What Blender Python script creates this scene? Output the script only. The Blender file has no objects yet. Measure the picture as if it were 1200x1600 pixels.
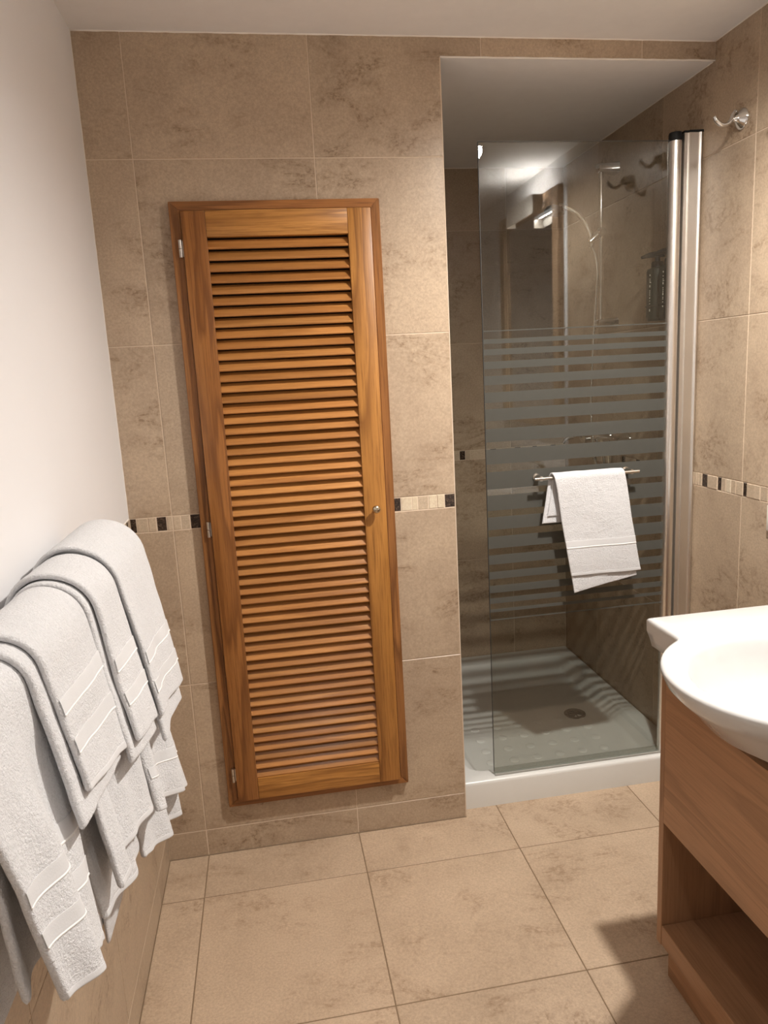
import bpy, bmesh, math, random
from mathutils import Vector, Matrix, noise

random.seed(7)
scn = bpy.context.scene
C = scn.collection
PI = math.pi

# ------------------------------------------------------------------ camera
CAM = Vector((0.3826, -2.0089, 1.3835))
yaw, pitch, roll = 0.1540, -0.1898, -0.0535
fwd = Vector((math.sin(yaw) * math.cos(pitch), math.cos(yaw) * math.cos(pitch), math.sin(pitch)))
r0 = Vector((math.cos(yaw), -math.sin(yaw), 0))
u0 = r0.cross(fwd)
rt = r0 * math.cos(roll) + u0 * math.sin(roll)
up = -r0 * math.sin(roll) + u0 * math.cos(roll)
cd = bpy.data.cameras.new('camera')
cam = bpy.data.objects.new('camera', cd)
C.objects.link(cam)
M = Matrix((rt, up, -fwd)).transposed().to_4x4()
M.translation = CAM
cam.matrix_world = M
cd.sensor_fit = 'VERTICAL'
cd.sensor_height = 36.0
cd.lens = 1139.0 / 1600 * 36.0
cd.clip_start = 0.02
scn.camera = cam

# ------------------------------------------------------------------ world, exposure
wd = bpy.data.worlds.new('world')
scn.world = wd
wd.use_nodes = True
wd.node_tree.nodes['Background'].inputs[0].default_value = (0.9, 0.95, 1, 1)
wd.node_tree.nodes['Background'].inputs[1].default_value = 0.02
vs = scn.view_settings
vs.view_transform = 'Standard'
vs.look = 'None'
vs.gamma = 1
vs.use_curve_mapping = False
vs.exposure = 1.48
LIGHT_COL = (1.0, 0.95, 0.885)
LIGHTS = [  # x, y, watts, spot cone in degrees
    (1.27, -0.80, 52, 164),
    (0.62, -2.05, 5, 160),  # fill light added near the camera, no lamp known there
]

# ------------------------------------------------------------------ dimensions (metres)
W, H, HN = 1.678, 2.2203, 2.1717
Z1, Z2, ZT, ZL, Z4, ZB = 1.932, 1.4816, 1.0305, 0.9905, 0.5417, 0.0833
XJ, XS, D, T = 0.1131, 0.9036, 1.0388, 0.45
F1 = 0.1836
YR = -2.75
OPEN = (0.203, 0.708, 0.172, 1.813)        # opening for the louvered door

# ------------------------------------------------------------------ node helpers
MATS = {}
def new_mat(name):
    m = bpy.data.materials.new(name)
    m.use_nodes = True
    nt = m.node_tree
    b = nt.nodes['Principled BSDF']
    MATS[name] = m
    return m, nt, b
def N(nt, t, **kw):
    n = nt.nodes.new(t)
    for k, v in kw.items():
        if k in n.inputs.keys():
            n.inputs[k].default_value = v
        else:
            setattr(n, k, v)
    return n
def L(nt, a, b):
    nt.links.new(a, b)
def ramp(nt, src, stops):
    r = nt.nodes.new('ShaderNodeValToRGB')
    e = r.color_ramp.elements
    while len(e) < len(stops):
        e.new(0.5)
    for i, (p, c) in enumerate(stops):
        e[i].position = p
        e[i].color = (c[0], c[1], c[2], 1) if not isinstance(c, (int, float)) else (c, c, c, 1)
    L(nt, src, r.inputs[0])
    return r.outputs[0]
def mix(nt, fac, a, b, mode='MIX'):
    m = nt.nodes.new('ShaderNodeMix')
    m.data_type = 'RGBA'
    m.blend_type = mode
    for s, v in ((0, fac), (6, a), (7, b)):
        if hasattr(v, 'links'):
            L(nt, v, m.inputs[s])
        elif isinstance(v, (int, float)):
            m.inputs[s].default_value = v
        else:
            m.inputs[s].default_value = (v[0], v[1], v[2], 1)
    return m.outputs[2]
def coords(nt, scale=(1, 1, 1), rand=True):
    tc = N(nt, 'ShaderNodeTexCoord')
    out = tc.outputs['Object']
    if rand:
        oi = N(nt, 'ShaderNodeObjectInfo')
        mu = N(nt, 'ShaderNodeVectorMath', operation='SCALE')
        mu.inputs[0].default_value = (37.0, 23.0, 51.0)
        L(nt, oi.outputs['Random'], mu.inputs['Scale'])
        ad = N(nt, 'ShaderNodeVectorMath', operation='ADD')
        L(nt, out, ad.inputs[0]); L(nt, mu.outputs[0], ad.inputs[1])
        out = ad.outputs[0]
    mp = N(nt, 'ShaderNodeMapping')
    mp.inputs['Scale'].default_value = scale
    L(nt, out, mp.inputs['Vector'])
    return mp.outputs[0]
def noise_tex(nt, vec, scale, detail=4, rough=0.55, dist=0.0):
    n = N(nt, 'ShaderNodeTexNoise')
    n.inputs['Scale'].default_value = scale
    n.inputs['Detail'].default_value = detail
    n.inputs['Roughness'].default_value = rough
    n.inputs['Distortion'].default_value = dist
    L(nt, vec, n.inputs['Vector'])
    return n.outputs['Fac']
def bump(nt, b, h, strength, dist):
    n = N(nt, 'ShaderNodeBump')
    n.inputs['Strength'].default_value = strength
    n.inputs['Distance'].default_value = dist
    L(nt, h, n.inputs['Height'])
    L(nt, n.outputs[0], b.inputs['Normal'])
def math_node(nt, op, a, b=None):
    n = N(nt, 'ShaderNodeMath', operation=op)
    for i, v in enumerate((a, b)):
        if v is None:
            continue
        if hasattr(v, 'links'):
            L(nt, v, n.inputs[i])
        else:
            n.inputs[i].default_value = v
    return n.outputs[0]

# ------------------------------------------------------------------ materials
def stone(name, lo, hi, vein, rough, vein_amt=0.8):
    m, nt, b = new_mat(name)
    v = coords(nt)
    big = noise_tex(nt, v, 3.5, 6, 0.62, 0.5)
    base = ramp(nt, big, [(0.30, lo), (0.70, hi)])
    fine = noise_tex(nt, v, 170, 4, 0.8)
    base = mix(nt, 0.55, base, ramp(nt, fine, [(0.25, 0.28), (0.75, 0.72)]), 'OVERLAY')
    # veins: short dark dendritic streaks running diagonally, kept only where a broad mask allows them
    vv = N(nt, 'ShaderNodeMapping')
    vv.inputs['Rotation'].default_value = (0.75, 0.75, 0.35)
    vv.inputs['Scale'].default_value = (0.8, 1.5, 2.3)
    L(nt, v, vv.inputs['Vector'])
    rid = noise_tex(nt, vv.outputs[0], 3.0, 10, 0.68, 0.9)
    d = math_node(nt, 'ABSOLUTE', math_node(nt, 'SUBTRACT', rid, 0.5))
    line = ramp(nt, d, [(0.0, 1.0), (0.03, 0.0)])
    halo = ramp(nt, d, [(0.0, 0.45), (0.10, 0.0)])
    msk = ramp(nt, noise_tex(nt, v, 5.5, 4, 0.55), [(0.47, 0.0), (0.61, 1.0)])
    spk = ramp(nt, noise_tex(nt, v, 75, 5, 0.75), [(0.38, 0.05), (0.58, 1.0)])
    fac = math_node(nt, 'MULTIPLY', math_node(nt, 'MAXIMUM', math_node(nt, 'MULTIPLY', line, spk), math_node(nt, 'MULTIPLY', halo, spk)), msk)
    blot = ramp(nt, noise_tex(nt, vv.outputs[0], 8.0, 8, 0.74, 1.2), [(0.60, 0.0), (0.73, 0.7)])
    blot = math_node(nt, 'MULTIPLY', blot, spk)
    fac = math_node(nt, 'MULTIPLY', math_node(nt, 'MAXIMUM', fac, blot), vein_amt)
    col = mix(nt, fac, base, vein)
    oi = N(nt, 'ShaderNodeObjectInfo')
    tone = ramp(nt, oi.outputs['Random'], [(0.0, 0.95), (1.0, 1.05)])
    col = mix(nt, 1.0, col, tone, 'MULTIPLY')
    L(nt, col, b.inputs['Base Color'])
    b.inputs['Roughness'].default_value = rough
    b.inputs['Specular IOR Level'].default_value = 0.45
    bump(nt, b, fine, 0.10, 0.002)
    return m
stone('wall_stone', (0.385, 0.288, 0.204), (0.485, 0.375, 0.267), (0.175, 0.105, 0.055), 0.34, 0.85)
stone('floor_stone', (0.42, 0.31, 0.215), (0.53, 0.40, 0.285), (0.22, 0.135, 0.075), 0.42, 0.7)
stone('cream_marble', (0.60, 0.50, 0.36), (0.70, 0.60, 0.46), (0.42, 0.30, 0.18), 0.32, 0.5)
stone('beige_marble', (0.46, 0.36, 0.26), (0.55, 0.44, 0.325), (0.33, 0.23, 0.14), 0.32, 0.5)
def dark_marble():
    m, nt, b = new_mat('dark_marble')
    v = coords(nt)
    n1 = noise_tex(nt, v, 70, 6, 0.7, 2.0)
    c = ramp(nt, n1, [(0.40, (0.018, 0.011, 0.008)), (0.56, (0.05, 0.032, 0.022)), (0.66, (0.16, 0.11, 0.08))])
    L(nt, c, b.inputs['Base Color'])
    b.inputs['Roughness'].default_value = 0.25
dark_marble()
def plain(name, col, rough, metal=0.0, nscale=0, nstr=0.0, spec=0.5):
    m, nt, b = new_mat(name)
    if nscale:
        v = coords(nt)
        f = noise_tex(nt, v, nscale, 4, 0.6)
        k = ramp(nt, f, [(0.3, 0.985), (0.7, 1.015)])
        L(nt, mix(nt, 1.0, col, k, 'MULTIPLY'), b.inputs['Base Color'])
        if nstr:
            bump(nt, b, f, nstr, 0.002)
    else:
        b.inputs['Base Color'].default_value = (*col, 1)
    b.inputs['Roughness'].default_value = rough
    b.inputs['Metallic'].default_value = metal
    b.inputs['Specular IOR Level'].default_value = spec
    return m
plain('grout', (0.64, 0.52, 0.40), 0.85, nscale=60, nstr=0.2)
plain('floor_grout', (0.22, 0.15, 0.09), 0.9, nscale=60, nstr=0.2)
plain('paint', (0.74, 0.73, 0.735), 0.55, nscale=2.0, spec=0.3)
plain('ceiling_paint', (0.85, 0.83, 0.82), 0.7, nscale=25, nstr=0.03, spec=0.2)
plain('caulk', (0.85, 0.80, 0.74), 0.5, nscale=40, nstr=0.3)
plain('chrome', (0.70, 0.70, 0.69), 0.08, 1.0)
plain('satin_metal', (0.62, 0.58, 0.53), 0.28, 1.0, nscale=200)
plain('aluminium', (0.84, 0.81, 0.77), 0.30, 1.0, nscale=200)
plain('aluminium_channel', (0.72, 0.68, 0.63), 0.40, 1.0, nscale=200)
plain('brass_knob', (0.55, 0.47, 0.35), 0.22, 1.0)
plain('black_plastic', (0.012, 0.013, 0.014), 0.5, nscale=100, spec=0.25)
plain('seal_plastic', (0.34, 0.33, 0.30), 0.4, nscale=100)
plain('grey_rubber', (0.06, 0.06, 0.058), 0.5, nscale=80)
plain('ceramic', (0.56, 0.555, 0.545), 0.07, nscale=3)
plain('acrylic', (0.70, 0.695, 0.665), 0.28, nscale=6)
plain('drain_metal', (0.10, 0.085, 0.065), 0.35, 1.0, nscale=90, nstr=0.2)
plain('bottle', (0.010, 0.016, 0.012), 0.5, nscale=40, spec=0.2)
plain('label_print', (0.62, 0.60, 0.54), 0.6, nscale=90)
plain('switch_plastic', (0.80, 0.76, 0.70), 0.35, nscale=50)
plain('mirror_glass', (0.9, 0.9, 0.9), 0.01, 1.0)
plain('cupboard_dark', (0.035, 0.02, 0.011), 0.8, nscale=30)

def towel_mat(name, col):
    m, nt, b = new_mat(name)
    v = coords(nt)
    f1 = noise_tex(nt, v, 330, 3, 0.7, 0.4)
    f2 = noise_tex(nt, v, 70, 3, 0.6)
    k = ramp(nt, f1, [(0.30, 0.90), (0.62, 1.05)])
    L(nt, mix(nt, 1.0, col, k, 'MULTIPLY'), b.inputs['Base Color'])
    b.inputs['Roughness'].default_value = 0.95
    b.inputs['Specular IOR Level'].default_value = 0.1
    b.inputs['Sheen Weight'].default_value = 0.25
    b.inputs['Sheen Roughness'].default_value = 0.6
    h = math_node(nt, 'ADD', f1, math_node(nt, 'MULTIPLY', f2, 0.8))
    bump(nt, b, h, 0.7, 0.0045)
towel_mat('terry', (0.65, 0.65, 0.665))
plain('towel_band', (0.59, 0.59, 0.60), 0.8, nscale=500, nstr=0.15)
plain('towel_ridge', (0.74, 0.73, 0.72), 0.7, nscale=500)

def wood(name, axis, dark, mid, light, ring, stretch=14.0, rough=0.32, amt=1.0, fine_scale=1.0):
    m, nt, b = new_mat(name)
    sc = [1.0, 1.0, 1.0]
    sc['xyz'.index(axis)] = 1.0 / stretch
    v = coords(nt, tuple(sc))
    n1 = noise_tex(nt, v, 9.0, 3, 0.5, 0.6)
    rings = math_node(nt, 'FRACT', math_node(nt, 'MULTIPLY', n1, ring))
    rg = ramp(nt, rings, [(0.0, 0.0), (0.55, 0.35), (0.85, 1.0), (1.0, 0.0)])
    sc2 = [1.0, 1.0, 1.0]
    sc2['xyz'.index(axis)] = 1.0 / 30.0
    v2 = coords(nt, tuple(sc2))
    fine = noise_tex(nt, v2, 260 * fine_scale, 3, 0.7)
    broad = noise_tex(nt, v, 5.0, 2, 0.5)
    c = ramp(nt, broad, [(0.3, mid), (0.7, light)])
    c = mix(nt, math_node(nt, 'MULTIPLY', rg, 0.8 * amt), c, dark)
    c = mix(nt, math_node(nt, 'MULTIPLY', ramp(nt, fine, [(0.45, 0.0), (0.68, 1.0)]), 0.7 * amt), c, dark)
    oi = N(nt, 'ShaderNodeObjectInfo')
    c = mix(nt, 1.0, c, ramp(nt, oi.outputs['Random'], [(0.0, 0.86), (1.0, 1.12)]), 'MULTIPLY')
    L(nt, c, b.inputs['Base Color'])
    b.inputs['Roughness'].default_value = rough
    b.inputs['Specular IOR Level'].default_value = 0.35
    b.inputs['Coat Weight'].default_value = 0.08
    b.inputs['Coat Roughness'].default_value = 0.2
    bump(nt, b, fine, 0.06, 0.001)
OAK = ((0.21, 0.080, 0.016), (0.46, 0.202, 0.045), (0.53, 0.250, 0.062))
for a in 'xz':
    wood("oak_" + a, a, *OAK, ring=9.0, rough=0.42)
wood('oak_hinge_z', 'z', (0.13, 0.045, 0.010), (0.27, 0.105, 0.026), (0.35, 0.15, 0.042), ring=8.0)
wood('oak_trim_z', 'z', (0.13, 0.048, 0.013), (0.31, 0.125, 0.036), (0.38, 0.165, 0.05), 7.0)
wood('oak_trim_x', 'x', (0.13, 0.048, 0.013), (0.31, 0.125, 0.036), (0.38, 0.165, 0.05), 7.0)
wood('oak_slat', 'x', (0.22, 0.08, 0.018), (0.40, 0.172, 0.048), (0.47, 0.218, 0.064), 4.0, rough=0.3, amt=0.7)
BEECH = ((0.19, 0.098, 0.05), (0.36, 0.195, 0.103), (0.41, 0.23, 0.126))
for a in 'yz':
    wood('beech_' + a, a, *BEECH, ring=5.0, stretch=10, rough=0.38, amt=0.55)
wood('frame_wood_z', 'z', (0.2, 0.12, 0.07), (0.40, 0.27, 0.17), (0.46, 0.32, 0.21), 6.0)
wood('frame_wood_y', 'y', (0.2, 0.12, 0.07), (0.40, 0.27, 0.17), (0.46, 0.32, 0.21), 6.0)

def glass_mat():
    m = bpy.data.materials.new('clear_glass')
    m.use_nodes = True
    nt = m.node_tree
    for n in list(nt.nodes):
        nt.nodes.remove(n)
    out = N(nt, 'ShaderNodeOutputMaterial')
    lw = N(nt, 'ShaderNodeLayerWeight')
    lw.inputs['Blend'].default_value = 0.5
    f5 = math_node(nt, 'POWER', lw.outputs['Facing'], 5.0)
    fr = math_node(nt, 'ADD', math_node(nt, 'MULTIPLY', f5, 0.93), 0.055)
    tr = N(nt, 'ShaderNodeBsdfTransparent')
    n1 = noise_tex(nt, coords(nt, rand=False), 9, 3)
    L(nt, ramp(nt, n1, [(0.3, (0.845, 0.86, 0.845)), (0.7, (0.865, 0.88, 0.865))]), tr.inputs[0])
    gl = N(nt, 'ShaderNodeBsdfGlossy')
    gl.inputs['Roughness'].default_value = 0.0
    gl.inputs['Color'].default_value = (1, 1, 1, 1)
    ms = N(nt, 'ShaderNodeMixShader')
    L(nt, fr, ms.inputs[0]); L(nt, tr.outputs[0], ms.inputs[1]); L(nt, gl.outputs[0], ms.inputs[2])
    L(nt, ms.outputs[0], out.inputs[0])
    MATS['clear_glass'] = m
    m = bpy.data.materials.new('frosted_film')
    m.use_nodes = True
    nt = m.node_tree
    for n in list(nt.nodes):
        nt.nodes.remove(n)
    out = N(nt, 'ShaderNodeOutputMaterial')
    df = N(nt, 'ShaderNodeBsdfDiffuse')
    tl = N(nt, 'ShaderNodeBsdfTranslucent')
    n1 = noise_tex(nt, coords(nt), 60, 3)
    c = ramp(nt, n1, [(0.3, (0.165, 0.163, 0.148)), (0.7, (0.18, 0.178, 0.162))])
    L(nt, c, df.inputs[0])
    tl.inputs[0].default_value = (0.42, 0.415, 0.385, 1)
    m1 = N(nt, 'ShaderNodeMixShader')
    m1.inputs[0].default_value = 0.60
    L(nt, df.outputs[0], m1.inputs[1]); L(nt, tl.outputs[0], m1.inputs[2])
    tr = N(nt, 'ShaderNodeBsdfTransparent')
    m2 = N(nt, 'ShaderNodeMixShader')
    m2.inputs[0].default_value = 0.20
    L(nt, m1.outputs[0], m2.inputs[1]); L(nt, tr.outputs[0], m2.inputs[2])
    L(nt, m2.outputs[0], out.inputs[0])
    MATS['frosted_film'] = m
    m = bpy.data.materials.new('lamp_glow')
    m.use_nodes = True
    nt = m.node_tree
    for n in list(nt.nodes):
        nt.nodes.remove(n)
    out = N(nt, 'ShaderNodeOutputMaterial')
    em = N(nt, 'ShaderNodeEmission')
    em.inputs[0].default_value = (*LIGHT_COL, 1)
    em.inputs[1].default_value = 25
    L(nt, em.outputs[0], out.inputs[0])
    MATS['lamp_glow'] = m
glass_mat()
m_ = MATS['lamp_glow'].copy()
m_.name = 'tube_glow'
m_.node_tree.nodes['Emission'].inputs[1].default_value = 0.8
MATS['tube_glow'] = m_

# ------------------------------------------------------------------ mesh helpers
def finish(name, bm, mat, parent=None, loc=None, smooth=False, angle=None):
    me = bpy.data.meshes.new(name)
    bmesh.ops.recalc_face_normals(bm, faces=bm.faces[:])
    bm.to_mesh(me)
    bm.free()
    if smooth:
        for p in me.polygons:
            p.use_smooth = True
        if angle:
            try:
                me.set_sharp_from_angle(angle=math.radians(angle))
            except Exception:
                pass
    o = bpy.data.objects.new(name, me)
    C.objects.link(o)
    if mat:
        me.materials.append(MATS[mat])
    if loc is not None:
        o.location = loc
    if parent is not None:
        o.parent = parent
    return o
def tag(o, label=None, cat=None, group=None, kind=None):
    if label: o['label'] = label
    if cat: o['category'] = cat
    if group: o['group'] = group
    if kind: o['kind'] = kind
    return o
def thing(name, label, cat, loc=(0, 0, 0), group=None):
    o = bpy.data.objects.new(name, None)
    C.objects.link(o)
    o.location = loc
    o.empty_display_size = 0.05
    return tag(o, label, cat, group)
def add_box(bm, x0, x1, y0, y1, z0, z1):
    vs_ = [bm.verts.new(p) for p in ((x0, y0, z0), (x1, y0, z0), (x1, y1, z0), (x0, y1, z0),
                                     (x0, y0, z1), (x1, y0, z1), (x1, y1, z1), (x0, y1, z1))]
    for f in ((0, 3, 2, 1), (4, 5, 6, 7), (0, 1, 5, 4), (1, 2, 6, 5), (2, 3, 7, 6), (3, 0, 4, 7)):
        bm.faces.new([vs_[i] for i in f])
    return vs_
def box(name, x0, x1, y0, y1, z0, z1, mat, parent=None, bevel=0.0, seg=1, origin=None):
    """one box; vertices are local to its corner so that textures vary from piece to piece"""
    ox, oy, oz = origin if origin else (x0, y0, z0)
    bm = bmesh.new()
    add_box(bm, x0 - ox, x1 - ox, y0 - oy, y1 - oy, z0 - oz, z1 - oz)
    if bevel:
        bmesh.ops.bevel(bm, geom=bm.edges[:], offset=bevel, segments=seg, profile=0.5, affect='EDGES')
    p = Vector((ox, oy, oz))
    if parent is not None:
        p = p - parent.location
    return finish(name, bm, mat, parent, p, smooth=seg > 1, angle=35 if seg > 1 else None)
def prism(bm, pts, depth, to3):
    """polygon pts (a,b) from depth[0] to depth[1]; to3(a,b,d) gives the point"""
    lo = [bm.verts.new(to3(a, b, depth[0])) for a, b in pts]
    hi = [bm.verts.new(to3(a, b, depth[1])) for a, b in pts]
    n = len(pts)
    bm.faces.new(lo)
    bm.faces.new(hi[::-1])
    for i in range(n):
        bm.faces.new((lo[i], lo[(i + 1) % n], hi[(i + 1) % n], hi[i]))
def tube(bm, pts, r, n=12, cap=True):
    pts = [Vector(p) for p in pts]
    rr = r if isinstance(r, (list, tuple)) else [r] * len(pts)
    rings = []
    t0 = (pts[1] - pts[0]).normalized()
    ref = Vector((0, 0, 1)) if abs(t0.z) < 0.9 else Vector((1, 0, 0))
    a = t0.cross(ref).normalized()
    for i, p in enumerate(pts):
        if i == 0: t = pts[1] - pts[0]
        elif i == len(pts) - 1: t = pts[-1] - pts[-2]
        else: t = pts[i + 1] - pts[i - 1]
        t.normalize()
        a = (a - t * a.dot(t)).normalized()
        b = t.cross(a)
        rings.append([bm.verts.new(p + (a * math.cos(2 * PI * k / n) + b * math.sin(2 * PI * k / n)) * rr[i]) for k in range(n)])
    for i in range(len(rings) - 1):
        for k in range(n):
            bm.faces.new((rings[i][k], rings[i][(k + 1) % n], rings[i + 1][(k + 1) % n], rings[i + 1][k]))
    if cap:
        bm.faces.new(rings[0][::-1])
        bm.faces.new(rings[-1])
def lathe(bm, prof, n=24, mtx=None):
    """prof: (radius, height) about local z, closed with caps where radius > 0"""
    mtx = mtx or Matrix.Identity(4)
    rings = []
    for r, h in prof:
        if r < 1e-6:
            rings.append([bm.verts.new(mtx @ Vector((0, 0, h)))])
        else:
            rings.append([bm.verts.new(mtx @ Vector((r * math.cos(2 * PI * k / n), r * math.sin(2 * PI * k / n), h))) for k in range(n)])
    for a, b in zip(rings, rings[1:]):
        for k in range(n):
            k2 = (k + 1) % n
            if len(a) == 1 and len(b) == 1: continue
            if len(a) == 1: bm.faces.new((a[0], b[k], b[k2]))
            elif len(b) == 1: bm.faces.new((a[k], a[k2], b[0]))
            else: bm.faces.new((a[k], a[k2], b[k2], b[k]))
    for ring in (rings[0], rings[-1]):
        if len(ring) > 1:
            bm.faces.new(ring)
def axis_mtx(origin, zdir, xref=(0, 0, 1)):
    z = Vector(zdir).normalized()
    x = Vector(xref)
    if abs(z.dot(x)) > 0.95: x = Vector((1, 0, 0))
    x = (x - z * x.dot(z)).normalized()
    y = z.cross(x)
    m = Matrix((x, y, z)).transposed().to_4x4()
    m.translation = Vector(origin)
    return m
def bez(p, n=10):
    p = [Vector(q) for q in p]
    out = []
    m = len(p)
    for i in range(m - 1):
        q0, q1, q2, q3 = p[max(i - 1, 0)], p[i], p[i + 1], p[min(i + 2, m - 1)]
        for k in range(n):
            t = k / n
            out.append(0.5 * ((2 * q1) + (q2 - q0) * t + (2 * q0 - 5 * q1 + 4 * q2 - q3) * t * t + (3 * q1 - q0 - 3 * q2 + q3) * t ** 3))
    out.append(p[-1])
    return out

# ------------------------------------------------------------------ tiled surfaces
GAP = 0.0012          # half a joint
PROUD = 0.0012        # how far a tile stands out of its grout
def cut(rect, hole):
    """tile outline minus the opening; list of polygons"""
    a0, a1, b0, b1 = rect
    if not hole or hole[0] >= a1 or hole[1] <= a0 or hole[2] >= b1 or hole[3] <= b0:
        return [[(a0, b0), (a1, b0), (a1, b1), (a0, b1)]]
    h0, h1, k0, k1 = max(hole[0], a0), min(hole[1], a1), max(hole[2], b0), min(hole[3], b1)
    l, r, d, t = h0 > a0 + 1e-6, h1 < a1 - 1e-6, k0 > b0 + 1e-6, k1 < b1 - 1e-6
    if not (l or r or d or t): return []
    if l and not (r or d or t): return [[(a0, b0), (h0, b0), (h0, b1), (a0, b1)]]
    if r and not (l or d or t): return [[(h1, b0), (a1, b0), (a1, b1), (h1, b1)]]
    if d and not (l or r or t): return [[(a0, b0), (a1, b0), (a1, k0), (a0, k0)]]
    if t and not (l or r or d): return [[(a0, k1), (a1, k1), (a1, b1), (a0, b1)]]
    if l and d: return [[(a0, b0), (a1, b0), (a1, k0), (h0, k0), (h0, b1), (a0, b1)]]
    if r and d: return [[(a0, b0), (a1, b0), (a1, b1), (h1, b1), (h1, k0), (a0, k0)]]
    if l and t: return [[(a0, b0), (h0, b0), (h0, k1), (a1, k1), (a1, b1), (a0, b1)]]
    if r and t: return [[(h1, b0), (a1, b0), (a1, b1), (a0, b1), (a0, k1), (h1, k1)]]
    return []
def tile(name, poly, to3, mat, parent, thick=0.007, proud=0.0):
    oa, ob = poly[0]
    o3 = Vector(to3(oa, ob, 0))
    # shrink by the joint
    sh = []
    n = len(poly)
    cx = sum(p[0] for p in poly) / n
    cy = sum(p[1] for p in poly) / n
    for i in range(n):
        p, q, r = Vector(poly[i - 1]), Vector(poly[i]), Vector(poly[(i + 1) % n])
        e1, e2 = (q - p).normalized(), (r - q).normalized()
        n1, n2 = Vector((-e1.y, e1.x)), Vector((-e2.y, e2.x))
        sh.append(tuple(q + (n1 + n2) * GAP))
    bm = bmesh.new()
    ch = 0.0009
    lo = [bm.verts.new(Vector(to3(a, b, thick)) - o3) for a, b in sh]
    mid = [bm.verts.new(Vector(to3(a, b, ch - proud)) - o3) for a, b in sh]
    inn = []
    for i in range(n):
        p, q, r = Vector(sh[i - 1]), Vector(sh[i]), Vector(sh[(i + 1) % n])
        e1, e2 = (q - p).normalized(), (r - q).normalized()
        inn.append(q + (Vector((-e1.y, e1.x)) + Vector((-e2.y, e2.x))) * ch)
    hi = [bm.verts.new(Vector(to3(a, b, -proud)) - o3) for a, b in inn]
    bm.faces.new(lo[::-1])
    bm.faces.new(hi)
    for s, t in ((lo, mid), (mid, hi)):
        for i in range(n):
            j = (i + 1) % n
            bm.faces.new((s[i], s[j], t[j], t[i]))
    return finish(name, bm, mat, parent, o3 - parent.location)
def tiled(parent, to3, acuts, bcuts, mat, hole=None, name='wall_tile', skip=()):
    for i in range(len(acuts) - 1):
        for j in range(len(bcuts) - 1):
            if (round(bcuts[j], 4)) in skip:
                continue
            for poly in cut((acuts[i], acuts[i + 1], bcuts[j], bcuts[j + 1]), hole):
                if acuts[i + 1] - acuts[i] > 0.006 and bcuts[j + 1] - bcuts[j] > 0.006:
                    tile(name, poly, to3, mat, parent)
def mosaic(parent, to3, edges, kinds):
    for a0, a1, k in zip(edges, edges[1:], kinds):
        lo, hi = min(a0, a1), max(a0, a1)
        tile('mosaic_tile', [(lo, ZL), (hi, ZL), (hi, ZT), (lo, ZT)], to3,
             {'d': 'dark_marble', 'c': 'cream_marble', 'b': 'beige_marble', 'r': 'beige_marble'}[k],
             parent, proud=0.0012 if k == 'r' else random.uniform(-0.0006, 0.0006))
def random_band(a0, a1):
    e, k = [a0], []
    last = 0
    while a1 - e[-1] > 0.04:
        if last >= 2 and random.random() < 0.55:
            w, kk, last = random.uniform(0.022, 0.03), 'd', 0
        else:
            w, kk = random.uniform(0.02, 0.045), random.choice('bbcbr')
            last += 1
        e.append(e[-1] + w); k.append(kk)
    e.append(a1); k.append('b')
    return e, k

# floor
fl = finish('floor', (lambda bm: (add_box(bm, -0.05, W + 0.05, YR - 0.05, D + 0.05, -0.08, -PROUD), bm)[1])(bmesh.new()), 'floor_grout')
tag(fl, 'beige stone tiled bathroom floor', kind='structure')
f3 = lambda a, b, d: (a, b, -d)
GAP = 0.0015
xc = [0.0, XJ, XJ + T, XJ + 2 * T, XJ + 3 * T, W]
yc = [YR] + [y for y in [-F1 - 0.4516 * k for k in range(6, -1, -1)] if y > YR + 0.02] + [0.0]
tiled(fl, f3, xc, yc[:-1], 'floor_stone', name='floor_tile')
tiled(fl, f3, [0.0, XJ, XJ + T], [-F1, 0.0], 'floor_stone', name='floor_tile')
# first row: beside the wall's end these tiles run on to the tray
tile('floor_tile', [(XJ + T, -F1), (XJ + 2 * T, -F1), (XJ + 2 * T, 0.05), (XS, 0.05), (XS, 0.0), (XJ + T, 0.0)], f3, 'floor_stone', fl)
tiled(fl, f3, [XJ + 2 * T, XJ + 3 * T, W], [-F1, 0.05], 'floor_stone', name='floor_tile')
GAP = 0.0012

# ceiling
ce = finish('ceiling', (lambda bm: (add_box(bm, -0.05, W + 0.05, YR - 0.05, 0.004, H, H + 0.08), bm)[1])(bmesh.new()), 'ceiling_paint')
tag(ce, 'smooth off-white painted ceiling', kind='structure')

# back wall (with the louvered door) and the header over the shower opening
bm = bmesh.new()
o = OPEN
add_box(bm, 0, o[0], PROUD, 0.12, 0, H)
add_box(bm, o[1], XS, PROUD, 0.12, 0, H)
add_box(bm, o[0], o[1], PROUD, 0.12, 0, o[2])
add_box(bm, o[0], o[1], PROUD, 0.12, o[3], H)
wb = tag(finish('wall_back', bm, 'grout'), 'beige stone tiled wall around the louvered door', kind='structure')
b3 = lambda a, b, d: (a, d, b)
rows = [ZB, Z4, ZL, ZT, Z2, Z1, H]
tiled(wb, b3, [0.0, XJ, XJ + T, XS], rows[:-1], 'wall_stone', OPEN, skip=(round(ZL, 4),))
tiled(wb, b3, [0.0, XJ, XJ + T], [Z1, H], 'wall_stone')
tile('wall_tile', [(XJ + T, Z1), (XS, Z1), (XS, HN), (XJ + 2 * T, HN), (XJ + 2 * T, H), (XJ + T, H)], b3, 'wall_stone', wb)
mosaic(wb, b3, [0.002, 0.019, 0.049, 0.071, 0.098, 0.114, 0.136, 0.16, 0.203], 'dbbdbbbd')
mosaic(wb, b3, [0.708, 0.745, 0.777, 0.794, 0.825, 0.85, 0.872, XS], 'dccbccd')
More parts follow.
